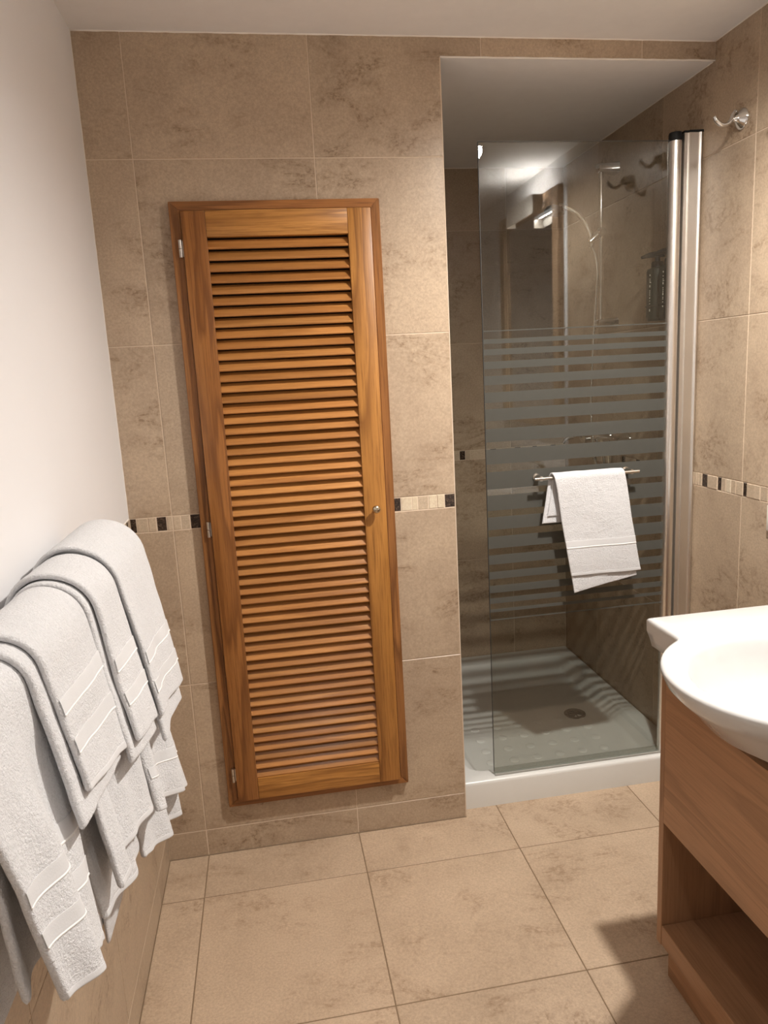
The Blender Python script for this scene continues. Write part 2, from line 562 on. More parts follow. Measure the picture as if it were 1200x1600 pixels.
wh = tag(finish('wall_shower_header', (lambda bm: (add_box(bm, XS, W, PROUD, 0.10, HN + 0.001, H), bm)[1])(bmesh.new()), 'grout'),
         'narrow tiled strip above the shower opening', kind='structure')
tiled(wh, b3, [XJ + 2 * T, XJ + 3 * T, W], [HN, H], 'wall_stone')
bb = tag(finish('baseboard_back', (lambda bm: (add_box(bm, 0, XS, PROUD * 0.5, 0.01, 0, ZB), bm)[1])(bmesh.new()), 'grout'),
         'low tiled skirting under the louvered door', kind='structure')
tiled(bb, b3, [0.0, XJ, XJ + T, XS], [0.0, ZB], 'wall_stone', name='skirting_tile')

# shower recess: ceiling, back and left walls
sc_ = tag(finish('ceiling_shower', (lambda bm: (add_box(bm, XS, W, 0.008, D + 0.02, HN, HN + 0.06), bm)[1])(bmesh.new()), 'ceiling_paint'),
          'painted lowered ceiling inside the shower recess', kind='structure')
sb = tag(finish('wall_shower_back', (lambda bm: (add_box(bm, XS - 0.1, W + 0.02, D + PROUD, D + 0.1, 0, HN + 0.05), bm)[1])(bmesh.new()), 'grout'),
         'shaded tiled back wall of the shower recess', kind='structure')
s3 = lambda a, b, d: (a, D + d, b)
tiled(sb, s3, [XS, 0.98, 1.43, W], rows[:-1] + [HN], 'wall_stone', skip=(round(ZL, 4),))
mosaic(sb, s3, [XS, 0.935, 0.96, 0.99, 1.03, 1.055, 1.09, 1.13, 1.165, 1.199, 1.225, 1.247, 1.31, 1.336, 1.365, 1.40, 1.447, 1.476, 1.502, 1.529, 1.552, 1.58, 1.612, 1.638, W],
       'bdbbbdbrbdrbbdbbdbbdbbdb')
sl = tag(finish('wall_shower_left', (lambda bm: (add_box(bm, XS - 0.1, XS - PROUD, 0.12, D + 0.02, 0, HN + 0.05), bm)[1])(bmesh.new()), 'grout'),
         'tiled side wall of the shower recess behind the louvered door wall', kind='structure')
l3 = lambda a, b, d: (XS - d, a, b)
tiled(sl, l3, [0.0, 0.14, 0.59, D], rows[:-1] + [HN], 'wall_stone', skip=(round(ZL, 4),))
e, k = random_band(0.0, D)
mosaic(sl, l3, e, k)

# right wall: tiles to just past the basin, painted plaster beyond
YT = -0.87
wr = tag(finish('wall_right', (lambda bm: (add_box(bm, W + PROUD, W + 0.1, YT, D + 0.1, 0, H + 0.05), bm)[1])(bmesh.new()), 'grout'),
         'beige stone tiled wall beside the shower and basin', kind='structure')
r3 = lambda a, b, d: (W + d, -a, b)
ra = [-D, -0.714, -0.264, 0.186, 0.636, -YT]
tiled(wr, r3, ra, [0.0] + rows, 'wall_stone', skip=(round(ZL, 4),))
mosaic(wr, r3, [-0.045, -0.033, -0.019, -0.003, 0.024, 0.074, 0.093, 0.114, 0.137, 0.16, 0.191, 0.207, 0.264, 0.294], 'bbbdrdbcbbdrb')
e, k = random_band(-D, -0.045)
mosaic(wr, r3, e, k)
e, k = random_band(0.294, -YT)
mosaic(wr, r3, e, k)
wp = tag(finish('wall_right_plaster', (lambda bm: (add_box(bm, W, W + 0.1, YR - 0.05, YT, 0, H + 0.05), bm)[1])(bmesh.new()), 'paint'),
         'white painted plaster wall with the framed mirror', kind='structure')
# rear wall behind the camera
tag(finish('wall_rear', (lambda bm: (add_box(bm, -0.05, W + 0.05, YR - 0.1, YR, 0, H + 0.05), bm)[1])(bmesh.new()), 'paint'),
    'white painted wall opposite the louvered door', kind='structure')

# left wall: paint above a tiled wainscot
wl = tag(finish('wall_left', (lambda bm: (add_box(bm, -0.1, 0.0004, YR - 0.05, 0.01, ZT, H + 0.05), bm)[1])(bmesh.new()), 'paint'),
         'smooth white painted wall above the towels', kind='structure')
wt = tag(finish('wall_left_wainscot', (lambda bm: (add_box(bm, -0.1, -PROUD, YR - 0.05, 0.01, 0, ZT - 0.001), bm)[1])(bmesh.new()), 'grout'),
         'glossy beige tiled lower wall behind the towels', kind='structure')
w3 = lambda a, b, d: (-d, a, b)
wy = [YR] + [y for y in [-F1 - T * k for k in range(6, -1, -1)] if y > YR + 0.02] + [0.0]
tiled(wt, w3, wy, [ZB, Z4, ZL], 'wall_stone')
mosaic(wt, w3, [-0.075, -0.046, -0.034, -0.018, 0.0], 'bbdb')
e, k = random_band(YR, -0.075)
mosaic(wt, w3, e, k)
bl = tag(finish('baseboard_left', (lambda bm: (add_box(bm, -0.01, -PROUD * 0.5, YR, 0.0, 0, ZB), bm)[1])(bmesh.new()), 'grout'),
         'low tiled skirting along the towel wall', kind='structure')
tiled(bl, w3, wy, [0.0, ZB], 'wall_stone', name='skirting_tile')

# caulk beads where paint meets tile
def bead(name, pts, r, label):
    bm = bmesh.new()
    p2 = []
    for a, b in zip(pts, pts[1:]):
        a, b = Vector(a), Vector(b)
        n = max(2, int((b - a).length / 0.02))
        for i in range(n):
            p2.append(a.lerp(b, i / n))
    p2.append(Vector(pts[-1]))
    tube(bm, p2, [r * random.uniform(0.75, 1.2) for _ in p2], 6)
    tag(finish(name, bm, 'caulk', smooth=True), label, kind='structure')
bead('trim_1', [(0, 0, H), (W, 0, H)], 0.0028, 'pale caulk line along the ceiling edge')
bead('trim_2', [(XS, 0, HN), (W, 0, HN)], 0.0024, 'pale caulk line along the shower opening edge')
bead('trim_3', [(0, 0, ZT), (0, 0, H)], 0.0016, 'pale caulk line in the left corner')
bead('trim_4', [(W, 0, H), (W, YT, H)], 0.0026, 'pale caulk line above the right wall')
bead('trim_5', [(XS, D, HN), (W, D, HN)], 0.0020, 'caulk line at the back of the shower ceiling')
bead('trim_6', [(0, 0, ZT), (0, YR, ZT)], 0.003, 'pale caulk line above the tiled wainscot')
bead('trim_7', [(W, 0.01, HN), (W, D, HN)], 0.0022, 'caulk line along the side of the shower ceiling')
box('trim_8', XS - 0.0018, XS + 0.0010, -0.0004, 0.006, 0.0, HN, 'grout', bevel=0.0006).__setitem__('kind', 'structure')

# ------------------------------------------------------------------ louvered door
ld = thing('louvered_door', 'tall oak louvered cupboard door set into the tiled wall', 'door', (0.455, 0, 0.157))
def mitred(name, corners, y0, y1, mat):
    bm = bmesh.new()
    ox, oz = corners[0]
    prism(bm, [(a - ox, b - oz) for a, b in corners], (0, y1 - y0), lambda a, b, d: (a, d, b))
    bmesh.ops.bevel(bm, geom=[e for e in bm.edges], offset=0.0015, segments=2, affect='EDGES')
    return finish(name, bm, mat, ld, Vector((ox, y0, oz)) - ld.location, smooth=True, angle=35)
fo = (0.1875, 0.7225, 0.157, 1.828)
fi = (0.2145, 0.6985, 0.183, 1.805)
YF0, YF1 = -0.0195, 0.004
mitred('frame_stile', [(fo[0], fo[2]), (fi[0], fi[2]), (fi[0], fi[3]), (fo[0], fo[3])], YF0, YF1, 'oak_trim_z')
mitred('frame_stile', [(fi[1], fi[2]), (fo[1], fo[2]), (fo[1], fo[3]), (fi[1], fi[3])], YF0, YF1, 'oak_trim_z')
mitred('frame_rail', [(fo[0], fo[3]), (fi[0], fi[3]), (fi[1], fi[3]), (fo[1], fo[3])], YF0, YF1, 'oak_trim_x')
mitred('frame_rail', [(fo[0], fo[2]), (fo[1], fo[2]), (fi[1], fi[2]), (fi[0], fi[2])], YF0, YF1, 'oak_trim_x')
LX0, LX1, LZ0, LZ1 = 0.2160, 0.6965, 0.1790, 1.8030
SX0, SX1, RZ0, RZ1 = 0.2760, 0.6350, 0.2435, 1.7400
YD0, YD1 = -0.0330, -0.009
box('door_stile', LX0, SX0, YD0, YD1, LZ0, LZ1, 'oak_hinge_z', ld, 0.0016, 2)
box('door_stile', SX1, LX1, YD0, YD1, LZ0, LZ1, 'oak_z', ld, 0.0016, 2)
box('door_rail', SX0 + 0.0002, SX1 - 0.0002, YD0 + 0.0004, YD1, RZ1, LZ1, 'oak_x', ld, 0.0016, 2)
box('door_rail', SX0 + 0.0002, SX1 - 0.0002, YD0 + 0.0004, YD1, LZ0, RZ0, 'oak_x', ld, 0.0016, 2)
# slats: front lower edge rounded, tilted
NS = 54
pitch_s = 0.02768
def slat_mesh():
    bm = bmesh.new()
    w = SX1 - SX0
    # section (y, z): board 6.5 mm thick, rising to the back
    ang = math.radians(50)
    dy, dz = math.cos(ang), math.sin(ang)
    ny, nz = -dz, dy
    ln, th = 0.0262, 0.0062
    pts = []
    for k in range(7):
        a = PI * k / 6
        pts.append((-math.sin(a) * th / 2 * dy - math.cos(a) * th / 2 * ny * -1, -math.sin(a) * th / 2 * dz - math.cos(a) * th / 2 * nz * -1))
    pts.append((ln * dy - ny * th / 2, ln * dz - nz * th / 2))
    pts.append((ln * dy + ny * th / 2, ln * dz + nz * th / 2))
    prism(bm, pts, (0, w), lambda y, z, x: (x, y, z))
    bmesh.ops.recalc_face_normals(bm, faces=bm.faces[:])
    me = bpy.data.meshes.new('slat')
    bm.to_mesh(me); bm.free()
    for p in me.polygons: p.use_smooth = True
    me.set_sharp_from_angle(angle=math.radians(40))
    me.materials.append(MATS['oak_slat'])
    return me
sm = slat_mesh()
for i in range(NS):
    z = 1.7130 - i * pitch_s
    s = bpy.data.objects.new('slat', sm)
    C.objects.link(s)
    s.parent = ld
    s.location = Vector((SX0, YD0 + 0.0065, z)) - ld.location
# cupboard behind
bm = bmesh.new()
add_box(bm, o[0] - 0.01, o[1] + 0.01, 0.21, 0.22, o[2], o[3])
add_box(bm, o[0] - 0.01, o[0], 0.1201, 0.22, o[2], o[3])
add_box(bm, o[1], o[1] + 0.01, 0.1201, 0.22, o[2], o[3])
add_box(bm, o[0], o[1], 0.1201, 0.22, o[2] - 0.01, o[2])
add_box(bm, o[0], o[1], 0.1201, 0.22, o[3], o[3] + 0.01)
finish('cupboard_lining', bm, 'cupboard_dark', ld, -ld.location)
# hinges and knob
for z in (1.714, 0.989, 0.260):
    bm = bmesh.new()
    tube(bm, [(0.2085, -0.0250, z - 0.021), (0.2085, -0.0250, z - 0.001)], 0.0046, 12)
    tube(bm, [(0.2085, -0.0250, z + 0.0005), (0.2085, -0.0250, z + 0.021)], 0.0046, 12)
    add_box(bm, 0.2085, 0.2150, -0.0245, -0.0205, z - 0.019, z + 0.019)
    tag(finish('hinge', bm, 'satin_metal', ld, -ld.location, smooth=True, angle=40), 'small bright metal hinge')
bm = bmesh.new()
lathe(bm, [(0.0055, 0.0), (0.0055, 0.004), (0.004, 0.008), (0.0045, 0.012), (0.009, 0.0155), (0.0115, 0.0205), (0.0105, 0.0255), (0.006, 0.0285), (0, 0.0293)], 20,
      axis_mtx((0.6655, -0.0325, 1.0125), (0, -1, 0)))
tag(finish('knob', bm, 'brass_knob', ld, -ld.location, smooth=True), 'small round metal knob')

# ------------------------------------------------------------------ shower tray
def rrect(x0, x1, y0, y1, r, n=6):
    out = []
    for cx, cy, a0 in ((x1 - r, y0 + r, -90), (x1 - r, y1 - r, 0), (x0 + r, y1 - r, 90), (x0 + r, y0 + r, 180)):
        for k in range(n + 1):
            a = math.radians(a0 + 90 * k / n)
            out.append((cx + r * math.cos(a), cy + r * math.sin(a)))
    return out
def loops(bm, rings, cap0=True, cap1=True):
    vv = [[bm.verts.new(p) for p in r] for r in rings]
    n = len(vv[0])
    for a, b in zip(vv, vv[1:]):
        for k in range(n):
            bm.faces.new((a[k], a[(k + 1) % n], b[(k + 1) % n], b[k]))
    if cap0: bm.faces.new(vv[0][::-1])
    if cap1: bm.faces.new(vv[-1])
    return vv
X0, X1, Y0, Y1, HT = XS + 0.002, W - 0.001, 0.0365, D - 0.001, 0.0905
TF = 0.048
st = thing('shower_tray', 'white acrylic shower tray with raised rim and dimpled floor', 'shower tray', ((X0 + X1) / 2, (Y0 + Y1) / 2, 0))
def tl(inset, z, r, fy=0.0, by=0.0, ix=None):
    return [(x, y, z) for x, y in rrect(X0 + inset, X1 - inset, Y0 + inset + fy, Y1 - inset - by, max(r, 0.002))]
def inner(m, z, r):
    # inner basin outline: wider rim at the back and the right
    return [(x, y, z) for x, y in rrect(X0 + 0.040 + m, X1 - 0.058 - m, Y0 + 0.062 + m, Y1 - 0.105 - m, r)]
bm = bmesh.new()
loops(bm, [tl(0, 0.0, 0.004), tl(0, 0.078, 0.004), tl(0.0012, 0.084, 0.005), tl(0.0045, 0.0885, 0.008), tl(0.010, HT, 0.012),
           inner(-0.006, HT, 0.055), inner(-0.002, HT - 0.001, 0.052), inner(0.003, HT - 0.005, 0.048), inner(0.030, TF + 0.006, 0.03), inner(0.036, TF + 0.001, 0.026), inner(0.044, TF, 0.02)])
finish('tray_body', bm, 'acrylic', st, -st.location, smooth=True, angle=50)
dm = None
for j, y in enumerate((0.205, 0.282, 0.360, 0.44)):
    for i in range(6):
        x = 1.052 + 0.0825 * i + 0.004 * j
        if dm is None:
            bm = bmesh.new()
            lathe(bm, [(0.0175, -0.0005), (0.0165, 0.0012), (0.0140, 0.0022), (0.0, 0.0026)], 20)
            d_ = finish('anti_slip_dot', bm, 'acrylic', st, smooth=True)
            dm = d_.data
        else:
            d_ = bpy.data.objects.new('anti_slip_dot', dm)
            C.objects.link(d_); d_.parent = st
        d_.location = Vector((x, y, TF)) - st.location
bm = bmesh.new()
lathe(bm, [(0.041, 0.0), (0.041, 0.003), (0.038, 0.0042), (0.030, 0.0035), (0.028, 0.0008), (0.0, 0.0008)], 32)
for k in range(8):
    a = 2 * PI * k / 8
    m = Matrix.Rotation(a, 4, 'Z')
    vv = add_box(bm, 0.008, 0.029, -0.0022, 0.0022, 0.001, 0.0034)
    for v in vv: v.co = m @ v.co
lathe(bm, [(0.009, 0.001), (0.009, 0.0042), (0, 0.0046)], 16)
tag(finish('drain_cover', bm, 'drain_metal', st, Vector((1.470, 0.466, TF)) - st.location, smooth=True, angle=35), 'round dark metal drain cover')

# ------------------------------------------------------------------ glass screen
YG = 0.066
gs = thing('shower_screen', 'clear glass shower screen with frosted stripes and metal post', 'shower screen', (1.34, YG, HT))
gx0, gx1, gz0, gz1 = 1.019, 1.592, HT + 0.010, 1.9865
pane = box('glass_pane', gx0, gx1, YG - 0.003, YG + 0.003, gz0, gz1, 'clear_glass', gs)
pane.matrix_parent_inverse = Matrix.Identity(4)
STR = [(1.483, 1.480), (1.459, 1.446), (1.431, 1.414), (1.396, 1.375), (1.355, 1.329), (1.308, 1.278), (1.26, 1.225), (1.202, 1.163), (1.141, 1.097),
       (1.074, 1.022), (1.003, 0.957), (0.937, 0.898), (0.877, 0.84), (0.819, 0.79), (0.767, 0.744), (0.723, 0.7), (0.683, 0.666), (0.648, 0.638), (0.615, 0.611)]
pl = pane.location + gs.location
for a, b in STR:
    bm = bmesh.new()
    add_box(bm, gx0, gx1 - 0.002, YG - 0.0036, YG - 0.0031, b, a)
    s = finish('frosted_stripe', bm, 'frosted_film', pane, -pl)
# edges of the pane, darker green-grey
bm = bmesh.new()
add_box(bm, gx0 - 0.0012, gx0 - 0.0001, YG - 0.003, YG + 0.003, gz0, gz1)
add_box(bm, gx0 - 0.0012, gx1, YG - 0.003, YG + 0.003, gz1 + 0.0001, gz1 + 0.0012)
finish('polished_edge', bm, 'grey_rubber', pane, -pl)
# bottom seal
bm = bmesh.new()
add_box(bm, gx0, gx1, YG - 0.0055, YG + 0.0055, gz0 - 0.009, gz0 + 0.010)
finish('bottom_seal', bm, 'clear_glass', gs, -gs.location)
bm = bmesh.new()
add_box(bm, gx0, gx1, YG - 0.012, YG - 0.0056, HT + 0.0008, HT + 0.005)
finish('drip_strip', bm, 'seal_plastic', gs, -gs.location)
# pivot tube and wall channel
bm = bmesh.new()
tube(bm, [(1.6035, YG, HT + 0.001), (1.6035, YG, 1.985)], 0.0178, 28)
pt = finish('pivot_tube', bm, 'aluminium', gs, -gs.location, smooth=True, angle=40)
bm = bmesh.new()
lathe(bm, [(0.0186, 1.985), (0.0186, 2.003), (0.017, 2.008), (0, 2.0085)], 28, axis_mtx((1.6035, YG, 0), (0, 0, 1)))
finish('end_cap', bm, 'black_plastic', pt, None, smooth=True, angle=40)
bm = bmesh.new()
prof = [(1.6240, YG - 0.014), (1.6365, YG - 0.014), (1.6370, YG - 0.0185), (1.6635, YG - 0.0185), (1.6650, YG - 0.0215), (1.6720, YG - 0.0225), (1.6765, YG - 0.0195), (1.6768, YG + 0.02), (1.6240, YG + 0.02)]
prism(bm, prof, (HT + 0.001, 2.0045), lambda a, b, d: (a, b, d))
ch = finish('wall_channel', bm, 'aluminium_channel', gs, -gs.location, smooth=True, angle=60)
bm = bmesh.new()
prism(bm, [(1.6240, YG - 0.0145), (1.6365, YG - 0.0145), (1.6370, YG - 0.019), (1.677, YG - 0.023), (1.677, YG + 0.02), (1.6240, YG + 0.02)], (2.0046, 2.0105), lambda a, b, d: (a, b, d))
finish('channel_cap', bm, 'black_plastic', ch, None)
bm = bmesh.new()
tube(bm, [(1.6705, YG - 0.0195, HT + 0.001), (1.6705, YG - 0.0195, 2.0042)], 0.0042, 14)
finish('channel_bead', bm, 'aluminium', ch, None, smooth=True, angle=40)
# towel bar on the glass
YB = 0.018
bm = bmesh.new()
tube(bm, [(1.150, YB, 1.0495), (1.480, YB, 1.0495)], 0.0052, 16)
tb = finish('towel_bar', bm, 'satin_metal', gs, -gs.location, smooth=True, angle=40)
for x in (1.172, 1.458):
    bm = bmesh.new()
    lathe(bm, [(0.0075, 0), (0.0075, YG - 0.003 - YB)], 16, axis_mtx((x, YB, 1.0495), (0, 1, 0)))
    lathe(bm, [(0.011, YG - 0.007 - YB), (0.011, YG - 0.0036 - YB)], 16, axis_mtx((x, YB, 1.0495), (0, 1, 0)))
    finish('bar_mount', bm, 'satin_metal', tb, None, smooth=True, angle=40)

# ------------------------------------------------------------------ towels
def sheet(name, P, u0, u1, s0, s1, th, mat, parent, nu=28, ns=70, off=0.0):
    """thick cloth with rounded edges; P(u, s, off) -> point"""
    e = th * 0.55
    def samples(a, b, n):
        out = []
        for k in range(4):
            out.append(a + e * (1 - math.cos(PI / 2 * k / 4)))
        for k in range(n + 1):
            out.append(a + e + (b - a - 2 * e) * k / n)
        for k in range(3, -1, -1):
            out.append(b - e * (1 - math.cos(PI / 2 * k / 4)))
        return out
    us, ss = samples(u0, u1, nu), samples(s0, s1, ns)
    def prof(d):
        return math.sqrt(max(0.0, 1 - (1 - min(d / e, 1)) ** 2))
    bm = bmesh.new()
    gr = {}
    for side in (1, -1):
        for i, u in enumerate(us):
            for j, s in enumerate(ss):
                w = prof(min(u - u0, u1 - u)) * prof(min(s - s0, s1 - s))
                if w < 1e-4 and side == -1:
                    gr[side, i, j] = gr[1, i, j]
                else:
                    gr[side, i, j] = bm.verts.new(P(u, s, off + side * th / 2 * w))
    for side in (1, -1):
        for i in range(len(us) - 1):
            for j in range(len(ss) - 1):
                q = [gr[side, i, j], gr[side, i + 1, j], gr[side, i + 1, j + 1], gr[side, i, j + 1]]
                if len(set(q)) == 4:
                    try: bm.faces.new(q if side == 1 else q[::-1])
                    except ValueError: pass
    return finish(name, bm, mat, parent, -parent.location if parent else None, smooth=True)
def drape(R, zr, to3, skew=0.0, fold=0.0, fk=20.0, ph=0.0, slant=0.0, uc=0.0, gather=0.0, wob=0.004, flare=0.0, seed=0.0, bend=0.0, back=1.0):
    """s < 0 on the wall side, s > 0 on the room side; s = 0 at the top of the rail"""
    phi = math.atan(flare)
    def P(u, s, off):
        r = R + off
        sg = 1 if s > 0 else -1
        ph_ = phi if s > 0 else 0.0
        q = R * (PI / 2 - ph_)
        aa = abs(s)
        sl = 1 + slant * (u - uc) if s > 0 else 1.0
        if aa <= q:
            a = aa / R
            b = sg * r * math.sin(a); z = zr + r * math.cos(a); down = 0.0
        else:
            down = (aa - q) * sl
            b = sg * (r * math.cos(ph_) + down * math.sin(ph_)); z = zr + r * math.sin(ph_) - down * math.cos(ph_)
        uu = uc + (u - uc) * (1 - gather * min(1.0, down / 0.35)) + skew * s + bend * down * down
        f = min(1.0, down / 0.15)
        f = f * f * (3 - 2 * f)
        if sg > 0:
            b += f * (fold * math.sin(fk * u + ph) + fold * 0.45 * math.sin(fk * 2.3 * u + ph * 1.7 + 5 * down))
        n = noise.noise(Vector((u * 9 + seed, s * 7, seed * 1.7))) * wob
        n2 = noise.noise(Vector((u * 30 + seed, s * 26, seed * 2.3))) * wob * 0.35
        g = min(1.0, aa / max(q, 1e-4))
        z += (n + n2) * (1 - g)
        b += sg * (n + n2) * g * (1 if sg > 0 else 0.25)
        if sg < 0:
            b *= back
        uu += noise.noise(Vector((seed * 3.1, s * 9, u * 4))) * wob * 0.9
        return to3(uu, b, z)
    return P
# hand towel on the screen's bar
ht = thing('hand_towel', 'small white hand towel folded over the bar on the glass screen', 'towel', (1.33, YB, 1.05))
g3 = lambda u, b, z: (u, YB - b, z)
K = 0.165
Pf = drape(0.0135, 1.0495, g3, skew=K, fold=0.002, fk=24, wob=0.003, seed=3.3, uc=1.31, flare=0.01)
Pi = drape(0.0085, 1.0495, g3, skew=K * 0.95, fold=0.002, fk=18, wob=0.003, seed=5.1, uc=1.31, slant=-0.55, flare=0.008)
sheet('towel_layer', Pi, 1.212, 1.415, -0.130, 0.352, 0.005, 'terry', ht, 24, 60)
sheet('towel_layer', Pf, 1.203, 1.425, -0.160, 0.322, 0.006, 'terry', ht, 24, 60)
qf = 0.0135 * PI / 2
sheet('woven_band', Pf, 1.2035, 1.4245, 0.214, 0.234, 0.0006, 'towel_band', ht, 24, 4, off=0.0031)
sheet('woven_ridge', Pf, 1.2035, 1.4245, 0.2335, 0.2375, 0.0022, 'towel_ridge', ht, 24, 3, off=0.0033)
sheet('hem', Pf, 1.2035, 1.4245, 0.314, 0.3225, 0.0016, 'towel_band', ht, 24, 3, off=0.0026)

# towel rail on the left wall
XR, ZR = 0.070, 1.074
tr_ = thing('towel_rail', 'chrome towel rail on the white wall under the towels', 'towel rail', (0, -0.97, ZR))
bm = bmesh.new()
tube(bm, [(XR, -0.60, ZR), (XR, -1.42, ZR)], 0.009, 16)
finish('rail_bar', bm, 'chrome', tr_, -tr_.location, smooth=True, angle=40)
for y in (-0.615, -1.405):
    bm = bmesh.new()
    lathe(bm, [(0.007, 0), (0.007, XR)], 14, axis_mtx((-0.003, y, ZR), (1, 0, 0)))
    lathe(bm, [(0.024, 0), (0.024, 0.004), (0.012, 0.012), (0.008, 0.02)], 20, axis_mtx((-0.003, y, ZR), (1, 0, 0)))
    finish('rail_bracket', bm, 'chrome', tr_, -tr_.location, smooth=True, angle=40)
tg3 = lambda u, b, z: (XR + b, u, z)
def towel(label, layers, name='bath_towel'):
    """each layer: R, u0 (near end), u1 (far end), zn / zf bottom heights at those ends, zb bottom on the wall side"""
    ys = [a for l in layers for a in (l['u0'], l['u1'])]
    t = thing(name, label, 'towel', (XR, sum(ys) / len(ys), ZR), 'white towels on the wall rail')
    for l in layers:
        R, fl_, th = l['R'], l.get('flare', 0.17), l.get('th', 0.009)
        phi = math.atan(fl_)
        q = R * (PI / 2 - phi)
        ztop = ZR + R * math.sin(phi)
        dn, df = (ztop - l['zn']) / math.cos(phi), (ztop - l['zf']) / math.cos(phi)
        dm_, uc = (dn + df) / 2, (l['u0'] + l['u1']) / 2
        slant = (df - dn) / dm_ / (l['u1'] - l['u0'])
        P = drape(R, ZR, tg3, back=0.84, uc=uc, slant=slant, flare=fl_, **l.get('k', {}))
        s1, s0 = q + dm_, -(R * PI / 2 + ZR - l['zb'])
        sheet('towel_layer', P, l['u0'], l['u1'], s0, s1, th, 'terry', t, l.get('nu', 30), l.get('ns', 80))
        for d in l.get('bands', ()):
            sheet('woven_band', P, l['u0'] + 0.0015, l['u1'] - 0.0015, q + d, q + d + 0.020, 0.0008, 'towel_band', t, 30, 5, off=th / 2 + 0.0002)
            sheet('woven_ridge', P, l['u0'] + 0.0015, l['u1'] - 0.0015, q + d + 0.0195, q + d + 0.0225, 0.0024, 'towel_ridge', t, 30, 3, off=th / 2 + 0.0003)
        if l.get('hem'):
            sheet('hem', P, l['u0'] + 0.0015, l['u1'] - 0.0015, s1 - 0.011, s1 + 0.0005, 0.005, 'towel_band', t, 30, 3, off=th / 2 - 0.0022)
    return t
# long bath towels lie underneath, shorter ones on top
towel('long white bath towel hanging lowest nearest the louvered door', [
    dict(R=0.020, u0=-0.88, u1=-0.635, zn=0.62, zf=0.535, zb=0.47, flare=0.10, k=dict(fold=0.010, fk=40, ph=1.0, seed=1.0), hem=True),
    dict(R=0.031, u0=-0.90, u1=-0.63, zn=0.71, zf=0.60, zb=0.50, flare=0.14, k=dict(fold=0.011, fk=36, ph=2.0, seed=2.0), bands=(0.34,), hem=True)])
towel('long white bath towel hanging between the other two long ones', [
    dict(R=0.020, u0=-1.12, u1=-0.90, zn=0.70, zf=0.66, zb=0.74, flare=0.10, k=dict(fold=0.008, fk=30, ph=0.4, seed=4.0), hem=True),
    dict(R=0.031, u0=-1.14, u1=-0.915, zn=0.755, zf=0.735, zb=0.76, flare=0.14, k=dict(fold=0.010, fk=34, ph=2.4, seed=6.0), hem=True)])
towel('long white bath towel with two woven bands, nearest the camera', [
    dict(R=0.021, u0=-1.37, u1=-1.15, zn=0.80, zf=0.78, zb=0.72, flare=0.04, k=dict(fold=0.006, fk=26, ph=0.4, seed=7.0, gather=0.2)),
    dict(R=0.032, u0=-1.40, u1=-1.16, zn=0.80, zf=0.745, zb=0.73, flare=0.16, k=dict(fold=0.012, fk=24, ph=2.2, seed=8.0, gather=0.45), bands=(0.16, 0.215), hem=True)])
towel('short white hand towel on top of the pile, nearest the louvered door', [
    dict(R=0.0615, u0=-0.860, u1=-0.655, zn=0.81, zf=0.79, zb=0.82, k=dict(fold=0.003, fk=20, ph=0.4, seed=9.0)),
    dict(R=0.0715, u0=-0.872, u1=-0.645, zn=0.86, zf=0.822, zb=0.83, k=dict(fold=0.003, fk=20, ph=0.9, seed=10.0), bands=(0.13, 0.185))], name='folded_towel')
towel('short white hand towel in the middle of the pile on the rail', [
    dict(R=0.0545, u0=-1.015, u1=-0.878, zn=0.86, zf=0.84, zb=0.82, k=dict(fold=0.003, fk=20, ph=0.4, seed=11.0)),
    dict(R=0.0645, u0=-1.002, u1=-0.878, zn=0.885, zf=0.862, zb=0.83, k=dict(fold=0.003, fk=20, ph=0.9, seed=12.0), bands=(0.08, 0.135))], name='folded_towel')
towel('short white hand towel with two woven bands, nearest the camera on the pile', [
    dict(R=0.0420, u0=-1.228, u1=-1.025, zn=0.900, zf=0.875, zb=0.80, k=dict(fold=0.003, fk=20, ph=0.4, seed=13.0)),
    dict(R=0.0525, u0=-1.205, u1=-1.018, zn=0.932, zf=0.886, zb=0.82, k=dict(fold=0.003, fk=20, ph=0.9, seed=14.0), bands=(0.045, 0.10), hem=True)], name='folded_towel')

# ------------------------------------------------------------------ shower fittings
XB, YBAR = 1.620, 0.570
sr = thing('shower_rail', 'slim chrome riser rail on the shower side wall', 'shower rail', (W, YBAR, 1.5))
bm = bmesh.new()
tube(bm, [(XB, YBAR, 1.505), (XB, YBAR, 2.045)], 0.0075, 16)
finish('riser_bar', bm, 'chrome', sr, -sr.location, smooth=True, angle=40)
for z, s in ((2.045, 1), (1.515, -1)):
    bm = bmesh.new()
    sec = []
    for x, hw, hh in ((XB - 0.016, 0.008, 0.008), (XB - 0.012, 0.014, 0.014), (XB + 0.012, 0.016, 0.016), (W - 0.012, 0.024, 0.018), (W - 0.001, 0.027, 0.020)):
        sec.append([(x, YBAR + a, z + b) for a, b in [(q[0], q[1]) for q in rrect(-hw, hw, -hh, hh, min(hw, hh) * 0.6, 4)]])
    loops(bm, sec)
    finish('rail_bracket', bm, 'chrome', sr, -sr.location, smooth=True, angle=50)
bm = bmesh.new()
lathe(bm, [(0.0, -0.022), (0.014, -0.02), (0.017, -0.012), (0.017, 0.012), (0.014, 0.02), (0, 0.022)], 18, axis_mtx((XB, YBAR, 1.832), (0, 1, 0.25)))
tube(bm, [(XB, YBAR, 1.832), (XB - 0.022, YBAR + 0.004, 1.815), (XB - 0.040, YBAR + 0.006, 1.800)], [0.015, 0.014, 0.011], 14)
finish('slider_clamp', bm, 'chrome', sr, -sr.location, smooth=True, angle=40)
hs = thing('hand_shower', 'chrome hand shower with dark head resting in the rail clamp', 'shower head', (XB - 0.03, YBAR, 1.80))
bm = bmesh.new()
